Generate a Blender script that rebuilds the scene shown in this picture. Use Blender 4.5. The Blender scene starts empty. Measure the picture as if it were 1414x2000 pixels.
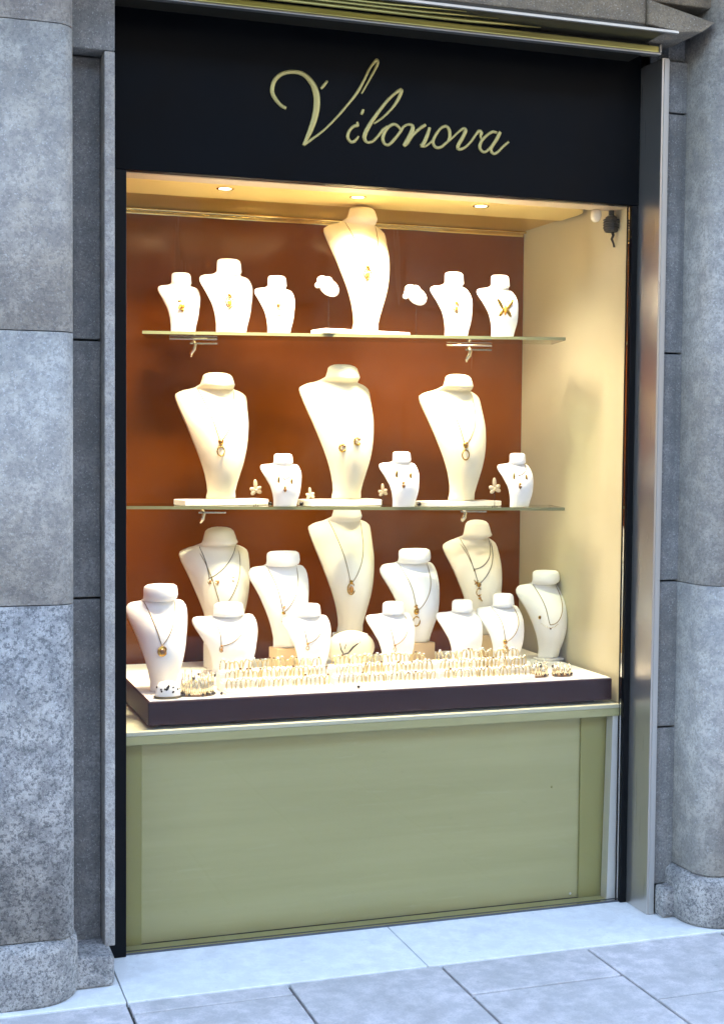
import bpy, math, random
from mathutils import Vector, Matrix
R = math.radians
sc = bpy.context.scene

# ------------------------------------------------------------------ camera, sky, sun, exposure
FPX, YAW, PITCH, ROLL = 2725.38, 0.328023, -0.0489078, 0.00841456
CAMLOC = Vector((-0.686884, -4.267894, 1.6))
FW = Vector((math.sin(YAW)*math.cos(PITCH), math.cos(YAW)*math.cos(PITCH), math.sin(PITCH)))
_r = Vector((math.cos(YAW), -math.sin(YAW), 0)); _u = _r.cross(FW)
RT = _r*math.cos(ROLL) + _u*math.sin(ROLL); UP = -_r*math.sin(ROLL) + _u*math.cos(ROLL)
cd = bpy.data.cameras.new('camera'); cam = bpy.data.objects.new('camera', cd)
sc.collection.objects.link(cam)
m = Matrix((RT, UP, -FW)).transposed().to_4x4(); m.translation = CAMLOC; cam.matrix_world = m
cd.sensor_fit = 'VERTICAL'; cd.sensor_height = 24; cd.sensor_width = 24; cd.lens = 24*FPX/2000
cd.clip_start = 0.05; cd.clip_end = 600
sc.camera = cam

SUN_EL, SUN_AZ = 34, 12            # the sun stands behind the building: the street front is in open shade
w = bpy.data.worlds.new('World'); sc.world = w; w.use_nodes = True
nt = w.node_tree; bg = nt.nodes['Background']
sky = nt.nodes.new('ShaderNodeTexSky'); sky.sky_type = 'NISHITA'; sky.sun_disc = False
sky.sun_elevation = R(SUN_EL); sky.sun_rotation = R(SUN_AZ)
sky.air_density = 1.0; sky.dust_density = 2.5; sky.ozone_density = 1.0
nt.links.new(sky.outputs[0], bg.inputs[0]); bg.inputs[1].default_value = 0.15
sl = bpy.data.lights.new('sun', 'SUN'); sl.energy = 2.5; sl.angle = R(0.5); sl.color = (1, .95, .86)
so = bpy.data.objects.new('sun', sl); sc.collection.objects.link(so)
sd = Vector((math.sin(R(SUN_AZ))*math.cos(R(SUN_EL)), math.cos(R(SUN_AZ))*math.cos(R(SUN_EL)), math.sin(R(SUN_EL))))
so.rotation_euler = sd.to_track_quat('Z', 'Y').to_euler(); so.location = sd*30
sc.view_settings.view_transform = 'Standard'; sc.view_settings.look = 'None'
sc.view_settings.gamma = 1.0; sc.view_settings.exposure = 3.52
SPOT_W = .62; FILL_W = 3.9

# ------------------------------------------------------------------ helpers
def at(px, py, Y):
    """point of the plane y = Y seen at pixel (px, py) of the 1414 x 2000 photograph"""
    d = RT*((px-707)/FPX) + UP*((1000-py)/FPX) + FW
    return CAMLOC + d*((Y-CAMLOC.y)/d.y)

def link(o): sc.collection.objects.link(o); return o

class MB:
    def __init__(s): s.v = []; s.f = []; s.smooth = []
    def add(s, vs, fs, smooth=False):
        n = len(s.v); s.v += [tuple(v) for v in vs]
        s.f += [tuple(i+n for i in f) for f in fs]; s.smooth += [smooth]*len(fs); return s
    def box(s, x0, x1, y0, y1, z0, z1):
        vs = [(x, y, z) for x in (x0, x1) for y in (y0, y1) for z in (z0, z1)]
        return s.add(vs, [(0,1,3,2), (4,6,7,5), (0,4,5,1), (2,3,7,6), (0,2,6,4), (1,5,7,3)])
    def prism_z(s, pts, z0, z1, smooth=False):
        n = len(pts); vs = [(x, y, z0) for x, y in pts] + [(x, y, z1) for x, y in pts]
        s.add(vs, [(i, (i+1) % n, n+(i+1) % n, n+i) for i in range(n)], smooth)
        m_ = len(s.v)-2*n
        s.f += [tuple(m_+i for i in reversed(range(n))), tuple(m_+n+i for i in range(n))]; s.smooth += [False, False]
        return s
    def prism_y(s, pts, y0, y1):
        n = len(pts); vs = [(x, y0, z) for x, z in pts] + [(x, y1, z) for x, z in pts]
        return s.add(vs, [(i, (i+1) % n, n+(i+1) % n, n+i) for i in range(n)] + [tuple(reversed(range(n))), tuple(n+i for i in range(n))])
    def rings(s, rs, cap0=True, cap1=True, smooth=True):
        n = len(rs[0]); vs = [p for r in rs for p in r]; fs = []
        for k in range(len(rs)-1):
            for i in range(n):
                a = k*n; fs.append((a+i, a+(i+1) % n, a+n+(i+1) % n, a+n+i))
        s.add(vs, fs, smooth); m_ = len(s.v)-len(vs)
        if cap0: s.f.append(tuple(m_+i for i in reversed(range(n)))); s.smooth.append(False)
        if cap1: s.f.append(tuple(m_+len(vs)-n+i for i in range(n))); s.smooth.append(False)
        return s
    def tube(s, pts, rad, n=8, closed=False, flat=None):
        pts = [Vector(p) for p in pts]; rs = []; N = len(pts)
        for k, p in enumerate(pts):
            if closed: t = pts[(k+1) % N]-pts[k-1]
            else: t = pts[min(k+1, N-1)]-pts[max(k-1, 0)]
            t = t.normalized() if t.length > 1e-9 else Vector((0, 0, 1))
            ref = Vector((0, 1, 0)) if abs(t.y) < .9 else Vector((1, 0, 0))
            a = t.cross(ref).normalized(); b = t.cross(a)
            r_ = rad[k] if isinstance(rad, (list, tuple)) else rad
            fl = flat if flat else r_
            rs.append([p + a*(r_*math.cos(2*math.pi*j/n)) + b*(fl*math.sin(2*math.pi*j/n)) for j in range(n)])
        if closed: rs.append(rs[0])
        return s.rings(rs, not closed, not closed)
    def lathe(s, prof, c=(0, 0, 0), n=20, sx=1, sy=1, axis='z'):
        c = Vector(c); rs = []
        for r_, z in prof:
            ring = []
            for j in range(n):
                a = 2*math.pi*j/n; x, y = r_*math.cos(a)*sx, r_*math.sin(a)*sy
                ring.append(c + (Vector((x, y, z)) if axis == 'z' else Vector((x, z, -y)) if axis == 'y' else Vector((z, x, y))))
            rs.append(ring)
        return s.rings(rs)
    def ball(s, c, rx, ry=None, rz=None, rot=None, n=12, k=8):
        ry = ry or rx; rz = rz or rx; c = Vector(c); rs = []
        for i in range(k+1):
            ph = -math.pi/2 + math.pi*i/k; ring = []
            cr = max(math.cos(ph), .02)
            for j in range(n):
                a = 2*math.pi*j/n; p = Vector((rx*cr*math.cos(a), ry*cr*math.sin(a), rz*math.sin(ph)))
                if rot is not None: p = rot @ p
                ring.append(c+p)
            rs.append(ring)
        return s.rings(rs)
    def build(s, name, mt, parent=None, bevel=0, loc=None, seg=2, merge=False):
        me = bpy.data.meshes.new(name)
        me.from_pydata(s.v, [], s.f); me.polygons.foreach_set('use_smooth', s.smooth)
        me.materials.append(mt); me.validate(); me.update()
        import bmesh
        b = bmesh.new(); b.from_mesh(me)
        bmesh.ops.recalc_face_normals(b, faces=b.faces); b.to_mesh(me); b.free()
        o = link(bpy.data.objects.new(name, me))
        if parent is not None: o.parent = parent
        if loc is not None: o.location = loc
        if bevel:
            bm_ = o.modifiers.new('bevel', 'BEVEL'); bm_.width = bevel; bm_.segments = seg; bm_.limit_method = 'ANGLE'; bm_.angle_limit = R(40)
        return o

def tag(o, label=None, cat=None, group=None, kind=None):
    if label: o['label'] = label
    if cat: o['category'] = cat
    if group: o['group'] = group
    if kind: o['kind'] = kind
    return o
def thing(name, label, cat, loc=(0, 0, 0), group=None, rz=0):
    o = link(bpy.data.objects.new(name, None)); o.location = loc; o.rotation_euler.z = rz
    o.empty_display_size = .05
    return tag(o, label, cat, group)

# ------------------------------------------------------------------ materials
def mat(name, col, rough=.5, metal=0.0, spec=.5, coat=0, **k):
    m_ = bpy.data.materials.new(name); m_.use_nodes = True
    p = m_.node_tree.nodes['Principled BSDF']
    p.inputs['Base Color'].default_value = (*col, 1); p.inputs['Roughness'].default_value = rough
    p.inputs['Metallic'].default_value = metal; p.inputs['Specular IOR Level'].default_value = spec
    p.inputs['Coat Weight'].default_value = coat
    for a, b in k.items(): p.inputs[a].default_value = b
    return m_
def nodes(m_): return m_.node_tree, m_.node_tree.nodes, m_.node_tree.links, m_.node_tree.nodes['Principled BSDF']
def coord(m_, scale=(1, 1, 1)):
    t, n, l, p = nodes(m_)
    tc = n.new('ShaderNodeNewGeometry'); mp = n.new('ShaderNodeMapping'); mp.inputs['Scale'].default_value = scale
    l.new(tc.outputs['Position'], mp.inputs[0]); return mp.outputs[0]
def noise(m_, vec, scale, detail=4, rough=.6, dist=0):
    t, n, l, p = nodes(m_); x = n.new('ShaderNodeTexNoise'); x.inputs['Scale'].default_value = scale
    x.inputs['Detail'].default_value = detail; x.inputs['Roughness'].default_value = rough; x.inputs['Distortion'].default_value = dist
    l.new(vec, x.inputs['Vector']); return x.outputs['Fac']
def ramp(m_, fac, stops):
    t, n, l, p = nodes(m_); r_ = n.new('ShaderNodeValToRGB'); e = r_.color_ramp.elements
    while len(e) < len(stops): e.new(.5)
    for i, (pos, c) in enumerate(stops):
        e[i].position = pos; e[i].color = (*c, 1) if len(c) == 3 else c
    l.new(fac, r_.inputs[0]); return r_.outputs[0]
def mixc(m_, fac, a, b, mode='MIX'):
    t, n, l, p = nodes(m_); x = n.new('ShaderNodeMix'); x.data_type = 'RGBA'; x.blend_type = mode
    for s_, v in ((x.inputs[0], fac), (x.inputs[6], a), (x.inputs[7], b)):
        if isinstance(v, (int, float)): s_.default_value = v
        elif isinstance(v, tuple): s_.default_value = (*v, 1)
        else: l.new(v, s_)
    return x.outputs[2]
def bump(m_, fac, strength, dist=.01):
    t, n, l, p = nodes(m_); b = n.new('ShaderNodeBump'); b.inputs['Strength'].default_value = strength
    b.inputs['Distance'].default_value = dist; l.new(fac, b.inputs['Height']); l.new(b.outputs[0], p.inputs['Normal'])
def setc(m_, out): t, n, l, p = nodes(m_); l.new(out, p.inputs['Base Color'])
def setr(m_, out): t, n, l, p = nodes(m_); l.new(out, p.inputs['Roughness'])

def stone(name, base, dark, speck_amt=.6, scale=150, streak=False, bmp=.5, warm=(.36, .31, .25)):
    m_ = mat(name, base, .82); v = coord(m_)
    big = noise(m_, v, 2.3, 5, .65); mid = noise(m_, v, 14, 5, .7); fine = noise(m_, v, scale, 3, .75)
    c = mixc(m_, ramp(m_, big, [(.35, (0, 0, 0)), (.68, (1, 1, 1))]), base, warm)
    c = mixc(m_, ramp(m_, mid, [(.42, (.55,)*3), (.62, (0, 0, 0))]), c, dark)
    sp = ramp(m_, fine, [(.40, (speck_amt,)*3), (.52, (0, 0, 0))])
    c = mixc(m_, sp, c, dark)
    lt = ramp(m_, noise(m_, v, scale*1.7, 2, .6), [(.60, (0, 0, 0)), (.7, (.35,)*3)])
    c = mixc(m_, lt, c, (.72, .71, .68))
    if streak:
        st = noise(m_, coord(m_, (26, 26, 1.2)), 1.0, 4, .6)
        c = mixc(m_, ramp(m_, st, [(.5, (0, 0, 0)), (.75, (.55,)*3)]), c, (dark[0]*.8, dark[1]*.8, dark[2]*.8))
    setc(m_, c)
    t, n, l, p = nodes(m_); ad = n.new('ShaderNodeMath'); ad.operation = 'ADD'; l.new(fine, ad.inputs[0]); l.new(mid, ad.inputs[1])
    bump(m_, ad.outputs[0], bmp, .006)
    return m_

M = {}
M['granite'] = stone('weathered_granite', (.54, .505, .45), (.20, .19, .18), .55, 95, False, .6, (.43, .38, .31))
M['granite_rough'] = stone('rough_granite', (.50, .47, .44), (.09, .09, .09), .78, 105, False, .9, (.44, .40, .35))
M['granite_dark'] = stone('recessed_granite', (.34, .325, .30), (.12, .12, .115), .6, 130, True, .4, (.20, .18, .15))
M['lintel'] = stone('lintel_stone', (.30, .25, .18), (.12, .10, .08), .5, 120, False, .4, (.24, .19, .12))
M['paver'] = stone('paving_stone', (.76, .68, .65), (.36, .34, .32), .30, 160, False, .12, (.54, .50, .46))
M['slab'] = stone('pale_threshold_stone', (.88, .86, .80), (.68, .66, .62), .25, 200, False, .06, (.80, .80, .78))
for nm_, amt in (('paver', .32), ('slab', .18)):
    m_ = M[nm_]; t, n, l, p = nodes(m_); src = p.inputs['Base Color'].links[0].from_socket; v_ = coord(m_)
    st = ramp(m_, noise(m_, v_, 5.5, 6, .7, .6), [(.52, (0, 0, 0)), (.72, (amt,)*3)])
    sp = ramp(m_, noise(m_, v_, 38, 2, .5), [(.70, (0, 0, 0)), (.74, (amt*.8,)*3)])
    c_ = mixc(m_, st, src, (.30, .27, .24)); c_ = mixc(m_, sp, c_, (.14, .13, .12)); setc(m_, c_)
M['joint'] = mat('joint_mortar', (.10, .085, .07), .95)
M['dim_stone'] = mat('brown_stone', (.085, .075, .06), .9)
M['dim_glass'] = mat('dark_window_glass', (.012, .013, .015), .2)
M['road'] = mat('asphalt', (.05, .05, .052), .9)

M['sign'] = mat('navy_sign_panel', (.0012, .0020, .0032), .38, spec=.09)
v = coord(M['sign']); setr(M['sign'], ramp(M['sign'], noise(M['sign'], v, 5, 4), [(.3, (.3,)*3), (.7, (.5,)*3)]))
M['letter'] = mat('brass_lettering', (.44, .36, .13), .42, .5)
M['black'] = mat('black_frame', (.0020, .0026, .0036), .4, spec=.16)
M['rail_grey'] = mat('dark_grey_rail', (.08, .085, .095), .4)
M['metal'] = mat('brushed_steel', (.60, .56, .51), .30, .92)
v = coord(M['metal'], (160, 160, 2)); setr(M['metal'], ramp(M['metal'], noise(M['metal'], v, 1.0, 3), [(.3, (.27,)*3), (.7, (.34,)*3)]))
M['trim'] = mat('pale_metal_trim', (.50, .485, .45), .35, .6)
M['silver'] = mat('silver_rail', (.52, .50, .45), .3, .85)
M['gold_rail'] = mat('yellow_gold_rail', (.56, .47, .20), .3, .85)
v = coord(M['gold_rail'], (1.5, 60, 60)); setc(M['gold_rail'], ramp(M['gold_rail'], noise(M['gold_rail'], v, 1.0, 3), [(.35, (.48, .40, .12)), (.6, (.82, .72, .24))]))
M['housing'] = mat('dark_awning_housing', (.035, .03, .02), .4, .3)

M['olive'] = mat('olive_painted_panel', (.33, .335, .15), .42, spec=.4)
v = coord(M['olive'], (.6, 1, 9)); setc(M['olive'], ramp(M['olive'], noise(M['olive'], v, 1.2, 5), [(.25, (.51, .475, .215)), (.75, (.61, .57, .275))]))
t, n, l, p = nodes(M['olive']); src = p.inputs['Base Color'].links[0].from_socket
sc1 = ramp(M['olive'], noise(M['olive'], coord(M['olive'], (3, 1, 40)), 1.6, 5, .7, 1.2), [(.60, (0, 0, 0)), (.66, (.22,)*3)])
sc2 = ramp(M['olive'], noise(M['olive'], coord(M['olive']), 26, 3, .6), [(.71, (0, 0, 0)), (.75, (.15,)*3)])
setc(M['olive'], mixc(M['olive'], sc2, mixc(M['olive'], sc1, src, (.66, .64, .36)), (.24, .22, .09)))
M['olive_dark'] = mat('olive_painted_stile', (.42, .385, .13), .45, spec=.4)
M['white_post'] = mat('white_painted_post', (.88, .86, .80), .5)
M['cream_wall'] = mat('cream_side_wall', (.55, .46, .29), .6)
v = coord(M['cream_wall']); setc(M['cream_wall'], ramp(M['cream_wall'], noise(M['cream_wall'], v, 1.6, 4), [(.3, (.50, .45, .30)), (.7, (.57, .52, .37))]))
M['cream_sill'] = mat('cream_lacquered_sill', (.72, .70, .50), .35)
M['lacquer'] = mat('brown_lacquered_glass', (.17, .038, .006), .22, spec=.3)
v = coord(M['lacquer']); big = noise(M['lacquer'], v, 2.0, 5, .6)
setc(M['lacquer'], ramp(M['lacquer'], big, [(.25, (.130, .029, .0012)), (.75, (.175, .044, .0020))]))
v2 = coord(M['lacquer'], (7, 7, .6)); setr(M['lacquer'], ramp(M['lacquer'], noise(M['lacquer'], v2, 1, 4), [(.3, (.10,)*3), (.7, (.30,)*3)]))
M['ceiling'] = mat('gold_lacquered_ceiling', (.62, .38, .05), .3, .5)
M['raft_lit'] = mat('gold_ceiling_lit_band', (.98, .74, .26), .35, .2)  # front half of the gold raft, its lit brightness put into the colour
M['ceiling_strip'] = mat('beige_ceiling_strip', (.62, .48, .32), .5)
M['mirror_gold'] = mat('polished_gold_rail', (.80, .60, .24), .12, 1.0)
M['tray'] = mat('aubergine_tray_edge', (.040, .016, .020), .5, spec=.2)
M['tray_top'] = mat('white_tray_felt', (.80, .77, .72), .8)
def velvet(name, a, b):
    m_ = mat(name, a, .75, spec=.25); v_ = coord(m_); f = noise(m_, v_, 9, 4); g = noise(m_, v_, 900, 2)
    setc(m_, ramp(m_, f, [(.3, a), (.7, b)])); bump(m_, g, .12, .001)
    t, n, l, p = nodes(m_); p.inputs['Sheen Weight'].default_value = .15
    return m_
M['tan'] = mat('tan_block', (.78, .55, .30), .5)
M['cream'] = velvet('cream_leatherette', (.74, .655, .45), (.80, .715, .51))
M['ivory'] = velvet('ivory_linen', (.86, .80, .66), (.90, .85, .72))
M['white'] = velvet('white_velvet', (.84, .83, .79), (.90, .89, .86))
M['petal'] = mat('champagne_petals', (.58, .46, .30), .4, .3)
M['plate'] = mat('cream_base_plate', (.78, .74, .66), .45)
M['gold'] = mat('yellow_gold', (.50, .29, .055), .25, 1.0)
M['pale_gold'] = mat('pale_gold', (.88, .78, .56), .25, 1.0)
M['ring_gold'] = mat('ring_gold', (.72, .58, .30), .3, 1.0)
M['chain'] = mat('chain_gold', (.30, .21, .09), .4, .9)
M['dark_chain'] = mat('oxidised_chain', (.10, .085, .05), .4, .7)
M['stone_dark'] = mat('dark_gemstone', (.02, .012, .008), .12, coat=.5)
M['stone_amber'] = mat('amber_gemstone', (.50, .22, .03), .1, coat=.5)
M['stone_brown'] = mat('brown_gemstone', (.16, .07, .02), .12, coat=.5)
M['gem_clear'] = mat('bright_gemstone', (.85, .85, .82), .05, coat=1)
M['chrome'] = mat('spot_black', (.012, .011, .010), .35)
def glassy(name, tint, ior=1.5, rough=0.0):
    m_ = bpy.data.materials.new(name); m_.use_nodes = True; n = m_.node_tree.nodes; l = m_.node_tree.links; n.clear()
    o = n.new('ShaderNodeOutputMaterial'); mx = n.new('ShaderNodeMixShader'); fr = n.new('ShaderNodeFresnel'); fr.inputs[0].default_value = ior
    tr = n.new('ShaderNodeBsdfTransparent'); tr.inputs[0].default_value = (*tint, 1)
    gl = n.new('ShaderNodeBsdfGlossy'); gl.inputs['Roughness'].default_value = rough
    l.new(fr.outputs[0], mx.inputs[0]); l.new(tr.outputs[0], mx.inputs[1]); l.new(gl.outputs[0], mx.inputs[2]); l.new(mx.outputs[0], o.inputs[0])
    return m_
M['glass'] = glassy('window_glass', (.985, .99, .985), 1.27)
g_ = M['glass']; n_ = g_.node_tree.nodes; l_ = g_.node_tree.links
gl_ = [x for x in n_ if x.type == 'BSDF_GLOSSY'][0]; nn = n_.new('ShaderNodeTexNoise'); nn.inputs['Scale'].default_value = 3.2; nn.inputs['Detail'].default_value = 5
ge = n_.new('ShaderNodeNewGeometry'); l_.new(ge.outputs['Position'], nn.inputs['Vector'])
rm = n_.new('ShaderNodeMapRange'); rm.inputs[1].default_value = .45; rm.inputs[2].default_value = .75; rm.inputs[3].default_value = 0.0; rm.inputs[4].default_value = .12
l_.new(nn.outputs['Fac'], rm.inputs[0]); l_.new(rm.outputs[0], gl_.inputs['Roughness'])
M['shelf_glass'] = glassy('shelf_glass', (.90, .95, .90), 1.5)
M['shelf_edge'] = mat('green_glass_edge', (.16, .17, .09), .15, spec=.8)
M['acrylic'] = glassy('clear_acrylic', (.97, .97, .97), 1.45)
def emit(name, col, s_):
    m_ = mat(name, (.9, .9, .85), .5); t, n, l, p = nodes(m_)
    p.inputs['Emission Color'].default_value = (*col, 1); p.inputs['Emission Strength'].default_value = s_; return m_
M['frost'] = mat('frosted_lamp_glass', (.80, .74, .60), .15, spec=.8)
M['lamp'] = emit('warm_lamp_glow', (1, .86, .58), 1.2)
M['strip'] = emit('fill_strip_glow', (1, .80, .48), .12)  # glow of the added, hidden fill light

# ------------------------------------------------------------------ the setting: ground
W = 1.728; ZS = .690; ZT = 2.42; YB = .85; ZC = 2.465
g = MB().box(-120, 120, -160, 40, -.60, -.040).build('ground', M['road']); tag(g, kind='structure')
mb = MB().box(-8, 12, -6.5, 1.6, -.040, -.014).build('pavement_bed', M['joint']); mb.name = 'pavement_bed'; tag(mb, kind='structure')
random.seed(4)
pv = MB(); G = .0048
xs = [-8+.49*i for i in range(0, 16)] + [-.53, -.05, .424, .91, 1.41] + [1.90+.49*i for i in range(21)]
xs = sorted(x for x in set(xs) if x < -.55) + [-.53, -.05, .424, .91, 1.41] + [1.90+.49*i for i in range(20)]
first = {-.53: -.62, -.05: -.442, .424: -.83, .91: -.597, 1.41: -.79}
for a, b in zip(xs[:-1], xs[1:]):
    y = -.357; nxt = first.get(a, -.357-random.uniform(.15, .6))
    while y > -6.4:
        dz = random.uniform(-.001, .001)
        pv.box(a+G, b-G, nxt+G*1.7, y-G*.6, -.030, dz); y = nxt; nxt = y-random.choice((.42, .6, .75))
pvo = pv.build('pavement', M['paver'], bevel=.003); tag(pvo, kind='structure')
sb = MB()
for a, b in zip([-6, -2.2, -1.0, -.05, .87, 1.95, 3.1], [-2.2, -1.0, -.05, .87, 1.95, 3.1, 7]):
    sb.box(a+.002, b-.002, -.3545, .02, -.030, .003)
tag(sb.build('threshold', M['slab'], bevel=.002), kind='structure')

# ------------------------------------------------------------------ the stone building
bl = thing('stone_building', 'grey granite building front around the lit shop window', 'building', (0, .5, 0))
def bpart(mb_, name, mt, bevel=0, label=None):
    o = mb_.build(name, mt, None, bevel); o.parent = bl; o.location = -Vector(bl.location)
    if label: o['label'] = label
    return o
wl = MB().box(-7, -.20, .02, 3.0, 0, 3.0).box(1.88, 9, .02, 3.0, 0, 3.0).box(-7, 9, .0, 3.0, 3.0, 15.0).box(-.20, 1.88, 1.0, 3.0, 0, 3.0)
bpart(wl, 'wall', M['granite'])
def rblock(x0, x1, yf, r, z0, z1, yb=.02, rt=0, n=10, jit=0):
    """stone block with rounded vertical corners (and optionally a rounded top edge)"""
    def outline(d):
        pts = []
        a0, a1, f, rr = x0+d, x1-d, yf+d, max(r-d, .01)
        pts.append((a0, yb))
        for k in range(n+1):
            t = math.pi/2*k/n; pts.append((a0+rr-rr*math.cos(t), f+rr-rr*math.sin(t)))
        for k in range(n+1):
            t = math.pi/2*k/n; pts.append((a1-rr+rr*math.sin(t), f+rr-rr*math.cos(t)))
        pts.append((a1, yb)); return pts
    lv = [(z0, 0), (z1-rt, 0)]
    if rt: lv = [(z0, .006), (z0+rt*.4, 0), (z1-rt, 0)] + [(z1-rt+rt*math.sin(math.pi/2*k/5), rt*(1-math.cos(math.pi/2*k/5))) for k in range(1, 6)]
    rs = []
    for z, d in lv: rs.append([(x, y, z) for x, y in outline(d)])
    q = MB(); q.rings(rs); q.smooth = [True]*(len(q.smooth)-2)+[False, False]
    return q
# piers: left and right, courses between joints at 1.14 m, 1.905 m
for side, (cx0, cx1, bx0, bx1) in enumerate(((-1.35, -.186, -1.38, -.171), (1.852, 3.1, 1.824, 3.13))):
    zz = [.185, 1.14, 1.905, 2.75, 4.6] if side == 0 else [.175, 1.142, 3.1, 4.6]
    for k in range(len(zz)-1):
        rr = bpart(rblock(cx0, cx1, -.30 if side == 0 else -.335, .055 if side == 0 else .08, zz[k]+.0015, zz[k+1]-.0015), 'pier_block',
                   M['granite_rough'] if (k == 0 and side == 0) else M['granite'])
    q = rblock(bx0, bx1, -.335 if side == 0 else -.36, .13, 0.004, zz[0]-.002, rt=.035)
    bpart(q, 'pier_base', M['granite_rough'])
# recessed pilasters beside the window
def pil(x0, x1, y, zs_, mt, name='pilaster_block', bev=.004):
    for a, b in zip(zs_[:-1], zs_[1:]): bpart(MB().box(x0, x1, y, .02, a+.003, b-.003), name, mt, bev)
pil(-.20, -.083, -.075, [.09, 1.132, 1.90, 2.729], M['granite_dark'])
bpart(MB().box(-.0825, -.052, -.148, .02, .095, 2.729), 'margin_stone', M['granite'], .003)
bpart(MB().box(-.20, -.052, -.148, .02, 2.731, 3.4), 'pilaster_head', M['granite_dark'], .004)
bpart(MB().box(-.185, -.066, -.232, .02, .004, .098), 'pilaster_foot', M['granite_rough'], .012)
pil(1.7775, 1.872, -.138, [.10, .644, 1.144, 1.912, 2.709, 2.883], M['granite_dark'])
bpart(MB().box(1.764, 1.845, -.185, -.1485, .004, .105), 'pilaster_foot', M['granite_rough'], .010) if False else None
bpart(MB().box(1.782, 1.86, -.20, -.139, .004, .108), 'pilaster_foot', M['granite_rough'], .012)
bpart(MB().box(1.872, 1.93, -.07, .02, 0, 3.0), 'joint_backing', M['joint'])
bpart(MB().box(-.052, 1.60, -.30, .0, 2.937, 3.6), 'lintel', M['lintel'], .006)
bpart(MB().prism_y([(1.6025, 2.935), (1.72, 2.921), (1.80, 2.930), (1.845, 2.963), (1.70, 2.992), (1.60, 3.012), (1.6025, 3.02)][:6], -.31, .0), 'corbel', M['lintel'], .004)
bpart(MB().box(1.603, 1.90, -.27, .0, 3.02, 3.7), 'cornice', M['lintel'], .006)
bpart(MB().box(-7, 9, -.95, -.001, 3.40, 3.75).box(-7, 9, -.60, -.001, 3.28, 3.399), 'string_course', M['lintel'], .02)
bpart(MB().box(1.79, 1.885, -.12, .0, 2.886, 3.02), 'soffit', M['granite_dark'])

ob = thing('opposite_building', 'shaded stone building across the street with dark windows', 'building', (0, -15, 0))
def opart(mb_, name, mt):
    o = mb_.build(name, mt, None); o.parent = ob; o.location = -Vector(ob.location)
opart(MB().box(-16, 18, -20, -15, 0, 9.0), 'wall', M['dim_stone'])
opart(MB().box(-16.2, 18.2, -20, -14.7, 9.001, 9.5), 'cornice', M['dim_stone'])
for fx in range(11):
    for fz in range(3):
        x_ = -14.5+3*fx; z_ = .6+3.0*fz
        opart(MB().box(x_, x_+1.7, -14.995, -14.95, z_, z_+2.0), 'window', M['dim_glass'])

# ------------------------------------------------------------------ shop front: frame, glass, cabinet
sf = thing('display_window', 'tall glazed jewellery display window with olive panel below and lit cream interior', 'shop window', (0.86, 0, 0))
def wpart(mb_, name, mt, bevel=0, parent=None, label=None):
    o = mb_.build(name, mt, None, bevel); o.parent = parent or sf
    if parent is None: o.location = -Vector(sf.location)
    if label: o['label'] = label
    return o
wpart(MB().box(-.052, .004, -.010, .03, .004, 2.42), 'frame_post', M['black'], .002)
wpart(MB().box(W-.001, 1.750, -.010, .03, .004, 2.42), 'frame_post', M['black'], .002)
wpart(MB().box(.004, W-.001, .004, .03, .0035, .0085), 'bottom_rail', M['rail_grey'])
wpart(MB().box(.0045, W-.0015, .008, .016, .009, 2.419), 'glass_pane', M['glass'])
wpart(MB().box(1.7505, 1.776, -.148, .0, .004, 2.884), 'jamb', M['metal'], .0015)
wpart(MB().box(1.7575, 1.7765, -.1515, -.1485, .004, 2.880), 'jamb_trim', M['trim'], .001)
# cabinet under the sill
wpart(MB().box(.068, 1.612, .092, .11, .004, .655), 'centre_panel', M['olive'])
for a, b in ((.005, .068), (1.612, 1.7275)):
    wpart(MB().box(a, b-.0005, .082, .11, .004, .655), 'stile', M['olive_dark'], .0015)
pa, pb_ = at(1196, 1385, .032), at(1183, 1763, .032)
wpart(MB().box(.005, pb_.x-.001, .031, .0735, .004, .008), 'foot_board', M['olive'], .002)
wpart(MB().prism_y([(pa.x, .657), (1.7275, .657), (1.7275, .004), (pb_.x, .004)], .0305, .0735), 'white_post', M['white_post'])
wpart(MB().box(.005, 1.727, .020, .08, .658, .6855), 'fascia', M['olive'], .002)
wpart(MB().box(.005, 1.727, .019, .86, .686, .700), 'sill', M['cream_sill'], .002)
for px, py, mt in ((1077, 1537, 'olive_dark'), (1113, 1745, 'white_post')):
    P = at(px, py, .091); wpart(MB().ball(P, .0045, .002, .0045), 'screw_cap', M[mt])
# interior
wpart(MB().box(.0, W-.001, YB, YB+.02, .7, 2.5), 'back_panel', M['lacquer'])
wpart(MB().box(W, W+.02, .031, YB, .657, 2.5), 'side_wall', M['cream_wall'])
wpart(MB().box(W, W+.02, .031, .11, .004, .6565), 'white_post', M['white_post'])
wpart(MB().box(-.02, -.0005, .031, YB, .0, 2.5), 'side_wall', M['lacquer'], label='brown lacquered side wall')
wpart(MB().box(-.02, W+.02, .031, YB+.02, 2.50, 2.52), 'top_board', M['ceiling_strip'])
wpart(MB().box(.001, W-.001, .031, .115, 2.418, 2.499), 'head_strip', M['ceiling_strip'], .003)
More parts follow.
